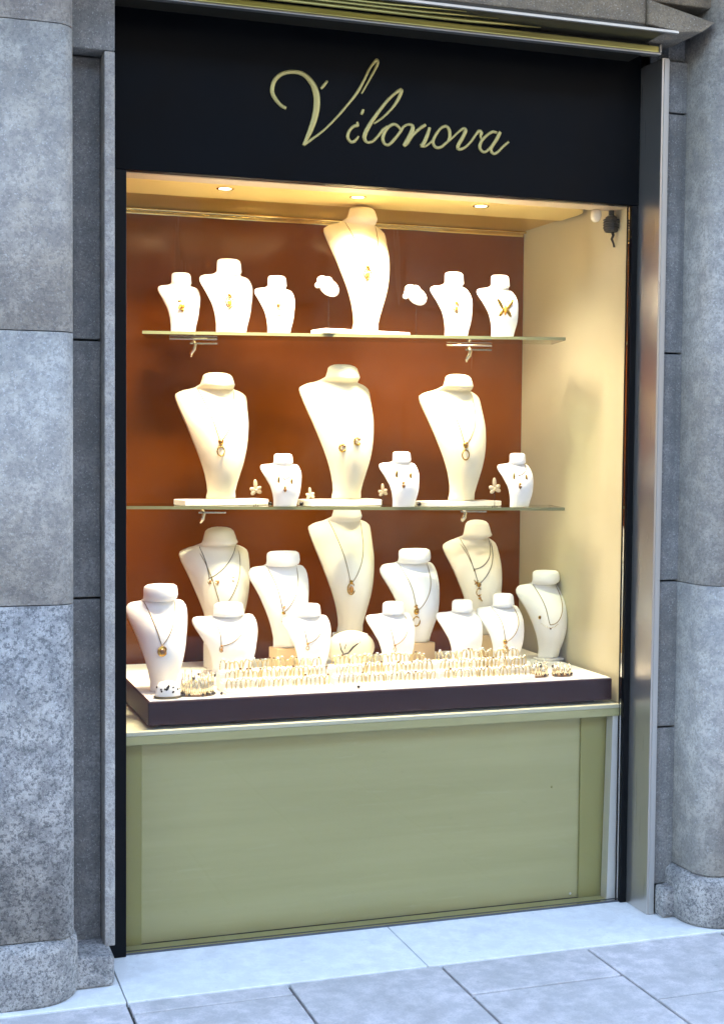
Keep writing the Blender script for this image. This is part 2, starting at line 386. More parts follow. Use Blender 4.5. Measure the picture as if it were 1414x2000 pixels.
# gold ceiling raft with a rounded right front corner
pts = [(.002, .20), (.002, YB-.005), (1.716, YB-.005)]
for k in range(9):
    t = math.pi/2*k/8; pts.append((1.52+.196*math.cos(t), .36-.16*math.sin(t)))
wpart(MB().prism_z(list(reversed([(.002, .20), (.002, .50), (1.714, .50)] + pts[3:])), 2.441, 2.472), 'ceiling_raft', M['raft_lit'], .003)  # lit front half, painted paler than the rear
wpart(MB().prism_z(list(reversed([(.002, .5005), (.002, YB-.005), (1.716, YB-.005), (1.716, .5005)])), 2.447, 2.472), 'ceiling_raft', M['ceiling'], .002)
wpart(MB().box(.002, 1.716, YB-.05, YB-.022, 2.436, 2.4445), 'gold_moulding', M['mirror_gold'], .003)
wpart(MB().box(.002, 1.716, YB-.021, YB-.0055, 2.425, 2.4445), 'gold_moulding', M['mirror_gold'], .003)

# sign
sg = thing('shop_sign', 'dark navy fascia sign with gold script name above the window', 'sign', (.86, -.01, 2.42))
def spart(mb_, name, mt, bevel=0):
    o = mb_.build(name, mt, None, bevel); o.parent = sg; o.location = -Vector(sg.location); return o
spart(MB().box(-.0515, 1.7500, -.0125, .0295, 2.4205, 2.934), 'panel', M['sign'], .002)
def A(*p): return [(500+x/2.719, 100+y/2.719) for x, y in p]
def B(*p): return [(660+x/7.07, 160+y/7.07) for x, y in p]
def Cc(*p): return [(820+x/7.442, 220+y/7.442) for x, y in p]
strokes = [
 ('V', A((160,303),(130,285),(98,245),(86,205),(100,155),(140,120),(200,110),(255,125),(298,170),(320,225),(323,290),(310,360),(285,430),(252,500)), [6,7,8,8,8,7.5,7.5,9,11,13,13,12,10,5]),
 ('V', A((254,498),(300,465),(360,420),(430,350),(490,280),(540,215),(575,150),(605,90),(638,48),(646,62),(630,100),(600,155),(572,205),(560,225)), [6,5,4.5,4.5,5,6,5,4.5,6,6,5,4,4,3.5]),
 ('V', A((345,200),(362,180),(378,158)), [5,6,4]),
 ('i', B((265,550),(268,600),(215,615),(155,680),(135,765),(180,828),(235,812),(285,752)), [4,7,6,6,6.5,6.5,6,4]),
 ('i', B((350,380),(338,415),(322,450)), [5,6,5]),
 ('l', B((500,575),(620,490),(740,370),(830,240),(875,115),(800,150),(690,250),(570,400),(470,540),(390,680),(365,770),(400,832),(480,820),(560,740),(620,660),(680,612)), [4,4.5,5,7,8,6,6,7,8,9,8,6,5.5,5.5,5.5,4]),
 ('o', B((872,672),(835,618),(775,585),(700,620),(640,700),(618,790),(650,860),(710,862),(790,780),(865,680),(905,620),(960,590),(1020,600),(1030,650),(1000,740),(950,830),(905,885)), [5.5,6,6,6.5,7,7,6,6,6.5,6,5,5,7,9,11,11,7]),
 ('n', B((950,860),(1030,740),(1120,650),(1210,592)), [6,6,6.5,6]),
 ('n', B((1265,630),(1230,740),(1180,850),(1140,888)), [6,8,8.5,7]),
 ('n', B((1140,888),(1200,890),(1260,850),(1310,800)), [5,5,4.5,4]),
 ('o', Cc((405,418),(432,345),(425,255),(380,200),(300,230),(220,340),(190,430),(225,500),(300,502),(380,440),(470,365),(560,280),(630,232),(662,262),(620,360),(562,460),(552,520),(592,532),(660,500),(740,420),(810,320),(858,268),(890,295),(880,345),(892,392)), [5,7,7,6,5.5,6,6.5,6.5,6,5.5,4.5,4.5,6,8,8,8,7,6,5,5,5.5,7,8,5,4]),
 ('a', Cc((1115,292),(1050,280),(960,340),(890,420),(868,500),(900,560),(950,570),(1010,520),(1080,430),(1165,280),(1120,380),(1055,480),(1030,550),(1070,597),(1130,572),(1200,500),(1285,425)), [6,6,6,6.5,7,6,5.5,5.5,6,7,7,6.5,6.5,6,5.5,5.5,5]),
]
def cr(pts, ws, sub=6):
    out = []; wo = []; n = len(pts)
    for i in range(n-1):
        p0, p1, p2, p3 = (Vector(pts[max(i-1, 0)]), Vector(pts[i]), Vector(pts[i+1]), Vector(pts[min(i+2, n-1)]))
        for k in range(sub):
            t = k/sub
            out.append(.5*((2*p1)+(p2-p0)*t+(2*p0-5*p1+4*p2-p3)*t*t+(3*p1-p0-3*p2+p3)*t**3)); wo.append(ws[i]*(1-t)+ws[i+1]*t)
    out.append(Vector(pts[-1])); wo.append(ws[-1]); return out, wo
import itertools
for ch, grp in itertools.groupby(strokes, key=lambda s_: s_[0]):
    tb = MB()
    for _, pts, ws in grp:
        pp, ww = cr([(x, y) for x, y in pts], ws)
        P3 = [at(p.x, p.y, -.0155) for p in pp]
        P3 = [P3[0]] + P3 + [P3[-1]+(P3[-1]-P3[-2])*.2]; ww = [ww[0]*.4] + ww + [ww[-1]*.4]
        P3[0] = P3[1]-(P3[2]-P3[1])*.2
        tb.tube(P3, [x/2/545*.95 for x in ww], 8, flat=.0030)
    spart(tb, 'letter', M['letter'])

# awning cassette
aw = thing('awning_cassette', 'retracted awning cassette with silver and yellow gold rails above the dark sign', 'awning', (.7, -.1, 2.9))
def apart(mb_, name, mt, bevel=0):
    o = mb_.build(name, mt, None, bevel); o.parent = aw; o.location = -Vector(aw.location); return o
X0 = -.050
apart(MB().box(X0, 1.730, -.176, -.150, 2.884, 2.8915), 'front_rail', M['silver'], .002)
apart(MB().box(X0, 1.722, -.1745, -.150, 2.8918, 2.912), 'front_fascia', M['gold_rail'], .003)
apart(MB().box(1.7222, 1.731, -.178, -.148, 2.8918, 2.918), 'end_cap', M['silver'], .002)
apart(MB().box(X0, 1.70, -.149, -.013, 2.9005, 2.936), 'housing', M['housing'])
apart(MB().box(X0, 1.70, -.295, -.150, 2.925, 2.9365), 'housing_top', M['housing'])
for y_, z_, r_, xe in ((-.200, 2.916, .0065, 1.28), (-.232, 2.918, .0055, 1.12), (-.262, 2.9185, .0045, 1.0)):
    apart(MB().tube([(X0, y_, z_), (xe-.25, y_, z_), (xe, y_, z_+.004)], [r_, r_, .001], 10), 'roller_bar', M['gold_rail'])
apart(MB().box(X0, 1.715, -.308, -.2955, 2.9155, 2.9255), 'upper_rail', M['silver'], .002)

# ------------------------------------------------------------------ ceiling lamps
for i, (x, y) in enumerate(((.38, .30), (.84, .29), (1.30, .30))):
    t = thing('ceiling_downlight', ['leftmost', 'middle', 'rightmost'][i] + ' of the three round glowing downlights in the gold ceiling', 'ceiling light', (x, y, 2.441), 'downlights in the gold ceiling')
    MB().lathe([(.022, 0), (.028, 0), (.029, -.002), (.027, -.003), (.022, -.002)], n=24).build('bezel', M['mirror_gold'], t)
    MB().lathe([(.004, -.0025), (.021, -.002), (.021, 0), (.003, 0)], n=20).build('bulb', M['lamp'], t)
    for k, (tx, ty, e, c_) in enumerate((((x+.0), .50, 1.0, (1, .80, .50)), ((x+.0), .25, .95, (1, .88, .68)))):
        ld = bpy.data.lights.new('downlight_beam', 'SPOT'); ld.energy = SPOT_W*e; ld.color = c_
        ld.spot_size = R(105); ld.spot_blend = .6; ld.shadow_soft_size = .025
        lo = link(bpy.data.objects.new('downlight_beam', ld)); lo.parent = t; lo.location = (0, 0, -.014)
        d = Vector((tx-x, ty-y, -1.2)); lo.rotation_euler = (-d).to_track_quat('Z', 'Y').to_euler()

# added fill light, unseen behind the head strip, brightening the tray and busts
t = thing('fill_strip', 'added warm fill light strip hidden behind the top edge of the window', 'fill light', (.72, .134, 2.462))
MB().box(-.68, .68, -.016, .016, -.010, .0015).build('diffuser', M['strip'], t, .002)
ld = bpy.data.lights.new('fill_beam', 'AREA'); ld.shape = 'RECTANGLE'; ld.size = 1.3; ld.size_y = .03; ld.energy = FILL_W; ld.color = (1, .86, .62); ld.spread = R(110)
lo = link(bpy.data.objects.new('fill_beam', ld)); lo.parent = t; lo.location = (0, 0, -.013); lo.rotation_euler = (R(12), 0, 0)

# black adjustable spotlight in the right front corner
P = at(1193, 430, .10)
t = thing('corner_spotlight', 'black spotlight with dangling cable in the top right corner of the window', 'spotlight', (P.x, P.y, 2.4175)); t.scale = (1.25, 1.25, 1.0)
q = MB(); q.lathe([(.008, 0), (.008, -.016), (.012, -.018)], n=12); q.build('stem', M['chrome'], t)
q = MB(); q.lathe([(.010, -.018), (.016, -.022), (.019, -.040), (.020, -.068), (.016, -.074), (.013, -.070)], n=16)
for k in range(4): q.lathe([(.0215, -.030-.009*k), (.0235, -.032-.009*k), (.0215, -.035-.009*k)], n=16)
q.build('lamp_head', M['chrome'], t)
MB().tube([(.004, 0, -.072), (.008, .002, -.085), (.004, .003, -.097), (.010, .003, -.112), (.012, .002, -.125)], [.005, .004, .004, .003, .003], 8).build('cable', M['chrome'], t)
P = at(1163, 425, .10)
t = thing('clear_lamp_fitting', 'small clear glass lamp fitting beside the black corner spotlight', 'lamp', (P.x, P.y, 2.4175))
MB().lathe([(.012, 0), (.018, -.004), (.020, -.020), (.017, -.034), (.008, -.042), (.002, -.043)], n=18).build('glass_shade', M['frost'], t)
MB().lathe([(.006, -.002), (.009, -.010), (.008, -.024), (.002, -.030)], n=14).build('bulb', M['silver'], t)

# ------------------------------------------------------------------ glass shelves
def shelf(label, zt, rx, ry, lx, ly, depth, brks):
    L = Vector((lx, ly, 0)); Rr = Vector((rx, ry, 0)); d = (Rr-L); n = Vector((-d.y, d.x, 0)).normalized()
    t = thing('glass_shelf', label, 'shelf', (L.x, L.y, zt), 'glass shelves', math.atan2(d.y, d.x)); ln = d.length
    MB().box(0.001, ln-.001, .0012, depth, -.0095, 0).build('glass_sheet', M['shelf_glass'], t)
    MB().box(0, ln, -.0005, .001, -.0100, .0005).build('front_edge', M['shelf_edge'], t)
    MB().box(ln-.0009, ln+.0004, .0011, depth, -.0100, .0005).build('side_edge', M['shelf_edge'], t)
    inv = Matrix.Rotation(-math.atan2(d.y, d.x), 4, 'Z')
    for (bx, by0, y_, hk) in brks:
        # gold bracket: flat bar under the glass, a stem and a small hook
        P = at(bx, by0, y_); p = inv @ (P - Vector((L.x, L.y, zt))); xx, yy = p.x, p.y
        b = MB().box(xx-.085, xx+.085, yy-.012, yy+.012, -.017, -.0102)
        o = b.build('bracket', M['pale_gold'], t, .002)
        q = MB(); q.box(xx-.012, xx+.085, yy-.006, yy+.006, -.032, -.026)
        q.tube([(xx, yy, -.0175), (xx+.006, yy, -.035), (xx+.002, yy, -.05), (xx-.008, yy, -.065), (xx-.008, yy, -.065-hk)], [.008, .0075, .009, .007, .004], 8)
        q.build('hook', M['pale_gold'], o)
    return t
Z1, Z2 = 1.978, 1.380
S1 = shelf('upper glass shelf carrying the small busts and the tallest centre bust', Z1, 1.568, .16, .140, .50, .22, [(378, 660, .62, .012), (915, 672, .50, .010)])
S2 = shelf('lower glass shelf carrying three tall cream busts', Z2, 1.575, .16, .060, .50, .24, [(395, 1008, .60, .0), (905, 1008, .52, .0)])
def shelfY(x, k=0.0):   # y of a point on the shelf centre line
    f = (x-.140)/(1.568-.140); return .50+(.16-.50)*f + .11 + k

# ------------------------------------------------------------------ tray and risers
tr = thing('display_tray', 'wide white topped display tray with dark aubergine front edge on the sill', 'tray', (.89, .3, .7005))
def tpart(mb_, name, mt, bevel=0):
    o = mb_.build(name, mt, None, bevel); o.parent = tr; o.location = -Vector(tr.location); return o
tpart(MB().box(.080, 1.708, .040, .79, .712, .787), 'tray_body', M['tray'], .004)
tpart(MB().box(.0855, 1.7035, .0445, .786, .7872, .7895), 'tray_top', M['tray_top'])
tpart(MB().box(.12, 1.66, .08, .74, .7005, .7115), 'tray_foot', M['tray'])
MATB = M['white']
def riser(label, x0, x1, y0, y1, z1):
    t = MB().box(x0, x1, y0, y1, .7900, z1).build('display_riser', M['tray_top'], bevel=.003)
    return tag(t, label, 'display riser')
riser('low white step running behind the rows of rings', .33, 1.50, .262, .40, .822)

# ------------------------------------------------------------------ busts
PROF = {
 'tall': [(0, .40), (.02, .40), (.06, .375), (.12, .405), (.2, .475), (.3, .585), (.4, .69), (.5, .79), (.6, .885), (.7, .96), (.75, .995), (.78, 1.0), (.80, .98), (.818, .89), (.838, .75), (.858, .62), (.88, .53), (.905, .47), (.94, .43), (.97, .40), (.986, .34), (.996, .24), (1.0, .12)],
 'long': [(0, .42), (.05, .42), (.12, .45), (.2, .51), (.3, .60), (.4, .70), (.5, .80), (.6, .90), (.68, .975), (.73, 1.0), (.755, .97), (.775, .88), (.80, .74), (.825, .62), (.855, .53), (.89, .475), (.93, .44), (.965, .40), (.985, .33), (.996, .22), (1.0, .10)],
 'squat': [(0, .42), (.03, .42), (.1, .44), (.2, .52), (.3, .61), (.4, .70), (.5, .79), (.6, .90), (.67, .975), (.715, 1.0), (.75, .98), (.785, .90), (.815, .75), (.834, .60), (.846, .53), (.856, .545), (.90, .55), (.95, .545), (.98, .52), (.995, .44), (1.0, .25)],
 'small': [(0, .58), (.03, .58), (.12, .60), (.25, .67), (.4, .76), (.55, .91), (.62, .975), (.67, 1.0), (.71, .985), (.74, .93), (.77, .80), (.79, .64), (.805, .50), (.82, .475), (.87, .465), (.94, .455), (.975, .43), (.995, .35), (1.0, .18)],
}
def pr(kind, t):
    P = PROF[kind]
    if t <= 0: return P[0][1]
    for (a, wa), (b, wb) in zip(P[:-1], P[1:]):
        if t <= b: return wa+(wb-wa)*(t-a)/(b-a)
    return P[-1][1]
NECK = {'tall': .88, 'long': .84, 'squat': .846, 'small': .80}
def bust_dims(kind, t, hw, H):
    wv = pr(kind, t)*hw; nk = NECK[kind]
    ss = lambda a, b, x: (lambda u: u*u*(3-2*u))(min(1, max(0, (x-a)/(b-a))))
    if t < nk:
        front = (.20+.40*math.sin(math.pi*min(1, (t+.10)/.95))**1.0)*hw*(1-.30*ss(.68, nk, t))
        lean = -.12*hw*math.sin(math.pi*min(1, t/.8)) + .20*hw*ss(.55, nk, t)
        sweep = .50*ss(.2, .75, t)*pr(kind, t)
        back = .30*hw*(1-ss(.0, .5, t)) + .10*hw
    else:
        u = ss(nk, nk+.03, t)
        front = wv*(.75+.15*u); lean = .20*hw + .05*hw*(t-nk)/(1-nk); sweep = .50*(1-u)*pr(kind, t); back = wv*(.3+.5*u)
    return wv, front, lean, sweep, back
def front_y(kind, x, z, hw, H):
    wv, fr, ln, sw, bk = bust_dims(kind, z/H, hw, H); s_ = max(-.985, min(.985, x/max(wv, 1e-6)))
    return ln + sw*hw*s_*s_ - fr*(1-s_*s_)**.62
def bust_mesh(kind, hw, H, mt, parent, notch=False):
    ts = sorted(set([p[0] for p in PROF[kind]] + [i/30 for i in range(1, 30)])); rs = []; N = 18
    for t in ts:
        wv, fr, ln, sw, bk = bust_dims(kind, t, hw, H); ring = []
        lift = .09*hw*max(0, min(1, (t-.45)/.3))*(1-max(0, min(1, (t-NECK[kind]+.05)/.05)))
        for k in range(2*N):
            if k < N: s_ = -math.cos(math.pi*k/N); y = ln+sw*hw*s_*s_-fr*max(0, 1-s_*s_)**.62
            else: s_ = math.cos(math.pi*(k-N)/N); y = ln+sw*hw*s_*s_+bk*max(0, 1-s_*s_)
            z = t*H
            if notch and t > .93: z -= .018*H*math.exp(-(s_/.35)**2)*(t-.93)/.07
            ring.append((wv*s_, y, z + lift*s_**4))
        rs.append(ring)
    return MB().rings(rs).build('torso', mt, parent)

def front_at(px, py, b):
    """local bust point on the front surface seen at a pixel"""
    Y = b['loc'].y-.4*b['hw']; inv = Matrix.Rotation(-b['rz'], 3, 'Z'); fwd = Matrix.Rotation(b['rz'], 3, 'Z')
    for _ in range(8):
        P = inv @ (at(px, py, Y)-b['loc']); x = max(-b['hw']*.9, min(b['hw']*.9, P.x)); z = max(.02, min(b['H']*.98, P.z))
        Y = b['loc'].y+(fwd @ Vector((x, front_y(b['kind'], x, z, b['hw'], b['H']), z))).y
    return x, z
BUST = {}
def bust(key, kind, x0, x1, ytop, ybot, Y, zb, mt, label, plate=None, group=None, xc=None, notch=False, rz=10, plinth=None):
    rz = R(rz)
    xc = (xc or (x0+x1)/2) + .045*(x1-x0)
    top = at(xc, ytop, Y); bot = at(xc, ybot, Y); dep = (bot-CAMLOC).dot(FW)
    hw = (x1-x0)/2/FPX*dep*(1.07 if kind == 'small' else 1.0)
    pt = 0.0
    loc = Vector((bot.x, Y, zb)); H = top.z-zb
    t = thing('necklace_bust', label, 'display bust', loc, group, rz)
    if plate:
        p0, p1, th = plate; a = at(p0, ybot, Y-.05).x-loc.x; b_ = at(p1, ybot, Y-.05).x-loc.x
        MB().box(a, b_, -.055, .055, .0004, th).build('base_plate', M['plate'], t, .003); pt = th+.0004
    o = bust_mesh(kind, hw, H-pt, mt, t, notch); o.location = (0, 0, pt)
    if plinth:
        a = pr(kind, 0)*hw
        tag(MB().box(-a*1.02, a*1.02, -a*.9, a*.7, 0, zb-.001-.7898).build('display_riser', M['tan' if 'tan' in plinth else 'tray_top'], bevel=.003, loc=(loc.x, loc.y, .7898)), plinth, 'display riser').rotation_euler.z = rz
    b = dict(kind=kind, hw=hw, H=H-pt, loc=loc+Vector((0, 0, pt)), rz=rz); BUST[key] = b; return b

def necklace(key, label, style, px, py, size=1.0, cat='necklace', chain='chain', start=.80, spread=.46, group=None, pw=1.5):
    b = BUST[key]; k, hw, H = b['kind'], b['hw'], b['H']
    t = thing('necklace', label, cat, b['loc'], group, b['rz'])
    off = lambda x, z, e=.0012: Vector((x, front_y(k, x, z, hw, H)-e, z))
    x0, z0 = front_at(px, py, b); pz = z0+.011*size
    if chain:
        pts = []
        zs = H*(NECK[k]-.01); xa = pr(k, NECK[k])*hw*.90
        for i in range(-18, 19):
            s_ = i/18; x = x0*(1-abs(s_)) + s_*max(xa, hw*spread)*(1-.0*abs(s_)); z = pz+(zs-pz)*abs(s_)**pw
            pts.append(off(x, z))
        MB().tube(pts, .0014 if chain == 'chain' else .0015, 6).build('chain', M[chain], t)
    q = MB(); c = off(x0, z0, .0045); s = .0085*size*(1.2 if size > 1.2 else 1.0)
    g2 = None
    if style == 'drop':
        q.tube([c+Vector((math.sin(a)*s*.8, 0, math.cos(a)*s*1.1)) for a in [2*math.pi*i/14 for i in range(14)]], .0014*size, 6, True)
        q.ball(c+Vector((0, 0, s*1.4)), s*.35)
        g2 = MB().ball(c-Vector((0, .001, s*.1)), s*.5, s*.3, s*.7)
    elif style == 'round':
        q.lathe([(s*.3, -.001), (s*.95, -.001), (s*1.0, .001), (s*.8, .002), (s*.3, .002)], c, 18, axis='y'); g2 = MB().ball(c-Vector((0, .002, 0)), s*.55, s*.3, s*.55)
    elif style == 'double':
        q.ball(c+Vector((0, 0, s*1.0)), s*.55, s*.4, s*.6); q.tube([c+Vector((math.sin(a)*s*.75, 0, -s*.8+math.cos(a)*s*.9)) for a in [2*math.pi*i/12 for i in range(12)]], .0013*size, 6, True)
        g2 = MB().ball(c+Vector((0, -.002, s*1.0)), s*.35)
    elif style == 'butterfly':
        for sx in (-1, 1):
            for (dx, dz, a, l_) in ((.9, .8, .6, 1.1), (.7, -.5, -.6, .8)):
                q.ball(c+Vector((sx*s*dx, 0, s*dz)), s*.32, s*.2, s*l_, Matrix.Rotation(sx*a, 3, 'Y'))
        g2 = MB().ball(c-Vector((0, .001, 0)), s*.25, s*.25, s*.9)
    elif style == 'cluster':
        rnd = random.Random(px)
        for i in range(7): q.ball(c+Vector((rnd.uniform(-1, 1)*s, 0, rnd.uniform(-1.2, 1.2)*s)), s*.3)
        g2 = MB().ball(c-Vector((0, .001, 0)), s*.5, s*.35, s*.5)
    elif style == 'set':      # a pendant with two earrings beside it
        for sx, dz in ((-1, .9), (1, .5), (0, -1.2)):
            q.ball(c+Vector((sx*s*1.6, 0, dz*s)), s*.30, s*.25, s*.75)
        g2 = MB().ball(c+Vector((0, -.001, -s*1.4)), s*.38)
    elif style == 'arc':      # a row of beads hanging as a shallow arc
        for i in range(-5, 6):
            p = off(x0+i*s*.55, z0+abs(i)**1.7*s*.10, .003); q.ball(p, s*.22)
        g2 = MB().ball(off(x0, z0-s*.4, .003), s*.4)
    elif style == 'bars':
        q.ball(c+Vector((0, 0, s)), s*.8, s*.3, s*.4, Matrix.Rotation(.4, 3, 'Y')); q.ball(c-Vector((0, 0, s*2)), s*.9, s*.3, s*.4, Matrix.Rotation(.3, 3, 'Y'))
        g2 = MB().ball(c+Vector((0, -.002, -s*2)), s*.7, s*.3, s*.3)
    p_ = q.build('pendant', M['gold' if style != 'arc' else 'pale_gold'], t)
    gm = {'drop': 'stone_amber', 'round': 'stone_brown', 'double': 'stone_brown', 'butterfly': 'stone_amber', 'cluster': 'stone_amber', 'set': 'stone_brown', 'arc': 'stone_brown', 'bars': 'stone_dark'}[style]
    if g2: g2.build('gemstone', M[gm], p_)
    return t

cr_, wh = M['cream'], M['white']
sy = lambda px: None
def shY(px, back=0):   # depth on the shelf for a picture column
    f = (px-275)/(1105-275); return .50+(.16-.50)*f + .10 + back
# upper shelf
bust('a1', 'small', 315, 396, 532, 636, shY(355), Z1+.001, wh, 'small white bust at the left end of the upper shelf with an amber cluster pendant', xc=354)
bust('a2', 'small', 394, 496, 505, 640, shY(445), Z1+.001, wh, 'medium white bust second from left on the upper shelf, taller than its neighbours', xc=447)
bust('a3', 'small', 500, 578, 538, 640, shY(540), Z1+.001, wh, 'smallest white bust on the upper shelf, just left of the white scalloped pad', xc=541)
bust('a4', 'tall', 630, 768, 402, 648, shY(705), Z1+.001, cr_, 'tallest cream bust on a flat plate at the centre of the upper shelf', plate=(622, 802, .017), xc=706)
bust('a5', 'small', 843, 926, 531, 650, shY(885), Z1+.001, wh, 'small white bust second from right on the upper shelf with an oval drop', xc=886)
bust('a6', 'small', 933, 1015, 537, 654, shY(975), Z1+.001, wh, 'small white bust at the right end of the upper shelf with a butterfly pendant', xc=976)
necklace('a1', 'gold necklace with amber cluster on the leftmost upper shelf bust', 'cluster', 357, 598, 1.6)
necklace('a2', 'gold necklace with open pendant on the second upper shelf bust', 'drop', 448, 590, 1.7)
necklace('a3', 'fine gold necklace with pale drop on the smallest upper shelf bust', 'double', 543, 604, 1.3)
necklace('a4', 'fine gold necklace with drop pendant on the tallest centre bust', 'drop', 717, 535, 1.7)
necklace('a5', 'gold necklace with oval pendant on the bust second from right, upper shelf', 'drop', 890, 602, 1.4)
necklace('a6', 'gold butterfly necklace on the right end bust of the upper shelf', 'butterfly', 985, 605, 2.2)
# lower shelf
bust('b1', 'tall', 338, 490, 727, 990, shY(415), Z2+.001, cr_, 'tall cream bust at the left of the lower shelf on a flat plate', plate=(352, 525, .020), xc=424, group='tall cream busts on the lower shelf')
bust('b2', 'tall', 583, 739, 711, 985, shY(660), Z2+.001, cr_, 'tall cream bust at the centre of the lower shelf with two earrings pinned on it', plate=(597, 745, .022), xc=668, group='tall cream busts on the lower shelf')
bust('b3', 'tall', 820, 961, 730, 985, shY(890), Z2+.001, cr_, 'tall cream bust at the right of the lower shelf with a brown stone pendant', plate=(825, 980, .018), xc=893, group='tall cream busts on the lower shelf')
bust('b4', 'small', 508, 588, 886, 991, shY(548, -.085), Z2+.001, wh, 'small bust between the left and centre tall busts on the lower shelf', xc=553, group='small busts on the lower shelf')
bust('b5', 'small', 742, 821, 882, 988, shY(782, -.085), Z2+.001, wh, 'small bust between the centre and right tall busts on the lower shelf', xc=784, group='small busts on the lower shelf')
bust('b6', 'small', 970, 1041, 885, 988, shY(1005, -.06), Z2+.001, wh, 'small bust at the far right end of the lower shelf', xc=1010, group='small busts on the lower shelf')
necklace('b1', 'long fine necklace with leaf shaped drop on the left tall bust', 'double', 431, 873, 1.8, pw=1.25, spread=.5)
necklace('b3', 'long fine necklace with brown stone on the right tall bust', 'double', 908, 880, 1.9, pw=1.25, spread=.5)
necklace('b4', 'necklace and earring set on the small bust between left and centre tall busts', 'set', 556, 945, 1.5)
necklace('b5', 'necklace and earring set on the small bust between centre and right tall busts', 'set', 787, 935, 1.7)
necklace('b6', 'necklace and earring set on the small bust at the right shelf end', 'set', 1014, 938, 1.6)
for (px, py, lb) in ((668, 875, 'left gold earring pinned on the centre tall bust'), (697, 862, 'right gold earring pinned on the centre tall bust')):
    b = BUST['b2']; x, z = front_at(px, py, b)
    t = thing('earring', lb, 'earring', b['loc']+Matrix.Rotation(b['rz'], 3, 'Z') @ Vector((x, front_y('tall', x, z, b['hw'], b['H'])-.004, z)), 'earrings on the centre tall bust')
    MB().tube([(.011*math.cos(a), 0, .012*math.sin(a)) for a in [math.pi*(.35+1.5*i/14) for i in range(15)]], .0034, 8).build('hoop', M['gold'], t)
    MB().ball((.006, -.002, .007), .0055).build('gemstone', M['stone_brown'], t)
# tray, back row of tall busts
bust('c1', 'long', 343, 490, 1030, 1262, .62, .8805, M['ivory'], 'tall cream bust at the back left of the tray with a dark bead necklace', xc=428, plinth='slim white block under the back left tall bust on the tray')
bust('c2', 'tall', 600, 738, 985, 1234, .62, .8805+.02, M['ivory'], 'tall cream bust at the back centre of the tray, its neck close under the shelf', xc=676, plinth='slim white block under the back centre tall bust on the tray')
bust('c3', 'long', 858, 984, 1016, 1240, .60, .8805, M['ivory'], 'tall cream bust at the back right of the tray with crossed dark chains', xc=930, plinth='slim tan block under the back right tall bust on the tray')
# middle row
bust('d1', 'squat', 249, 376, 1142, 1352, .22, .791, wh, 'white bust at the far left of the tray with a round gold pendant', xc=313)
bust('d2', 'squat', 487, 614, 1077, 1285, .47, .8805, wh, 'white bust left of centre on the tray with dark bar pendants', xc=552, notch=True, plinth='tan block under the bust left of centre on the tray')
bust('d3', 'squat', 742, 869, 1072, 1275, .47, .8805, wh, 'white bust right of centre on the tray with a notched neck and long brown pendant', xc=808, notch=True, plinth='tan block under the notched bust right of centre on the tray')
bust('d4', 'squat', 1003, 1113, 1115, 1300, .47, .801, wh, 'white bust at the right end of the tray against the cream wall', xc=1064, plinth='low white block under the bust at the right tray end')
# front row of small busts
bust('e1', 'small', 380, 506, 1178, 1318, .32, .8225, wh, 'wide white bust at the left of the front row, before the back left bust', xc=446)
bust('e2', 'small', 553, 648, 1180, 1304, .32, .8225, wh, 'small white bust just left of the round cream cushion', xc=604)
bust('e3', 'small', 722, 818, 1176, 1300, .32, .8225, wh, 'small white bust just right of the round cream cushion', xc=768)
bust('e4', 'small', 856, 948, 1172, 1296, .32, .8225, wh, 'plain white bust second from right in the front row', xc=902)
bust('e5', 'small', 932, 1026, 1160, 1296, .32, .8225, wh, 'white bust at the right of the front row with a gold tassel pendant', xc=982)
necklace('c1', 'oxidised bead necklace high on the back left tall bust', 'cluster', 410, 1135, .9, chain='dark_chain', pw=1.1)
necklace('c1', 'longer bead necklace with two round drops on the back left bust', 'double', 432, 1196, 1.5, pw=1.3, spread=.6)
necklace('c2', 'long fine necklace with gold teardrop on the back centre bust', 'drop', 685, 1150, 1.8, pw=1.25, spread=.5)
necklace('c3', 'short dark chain crossing the back right bust', 'round', 925, 1114, .4, chain='dark_chain', pw=1.6)
necklace('c3', 'longer dark chain with two gold flowers on the back right bust', 'double', 934, 1150, 1.5, chain='dark_chain', pw=1.1, spread=.6)
necklace('d1', 'fine dark chain with round gold medallion on the far left bust', 'round', 317, 1272, 1.7, chain='chain', pw=1.2, spread=.5)
necklace('d2', 'fine necklace with two dark bars on the bust left of centre', 'bars', 553, 1203, 1.2, pw=1.25, spread=.5)
necklace('d3', 'fine necklace with long brown and gold pendant on the bust right of centre', 'double', 812, 1205, 1.9, pw=1.2, spread=.5)
necklace('d4', 'curved row of small brown stones on the right end bust', 'arc', 1074, 1226, 1.0, chain='chain', pw=2.0)
necklace('e1', 'fine gold necklace with pale drop on the wide front row bust', 'drop', 432, 1268, 1.0)
necklace('e2', 'faint fine necklace on the bust left of the cream cushion', 'double', 600, 1262, .9)
necklace('e3', 'faint fine necklace on the bust right of the cream cushion', 'double', 770, 1265, .9)
necklace('e5', 'gold tassel necklace on the right front row bust', 'double', 985, 1262, 1.5)

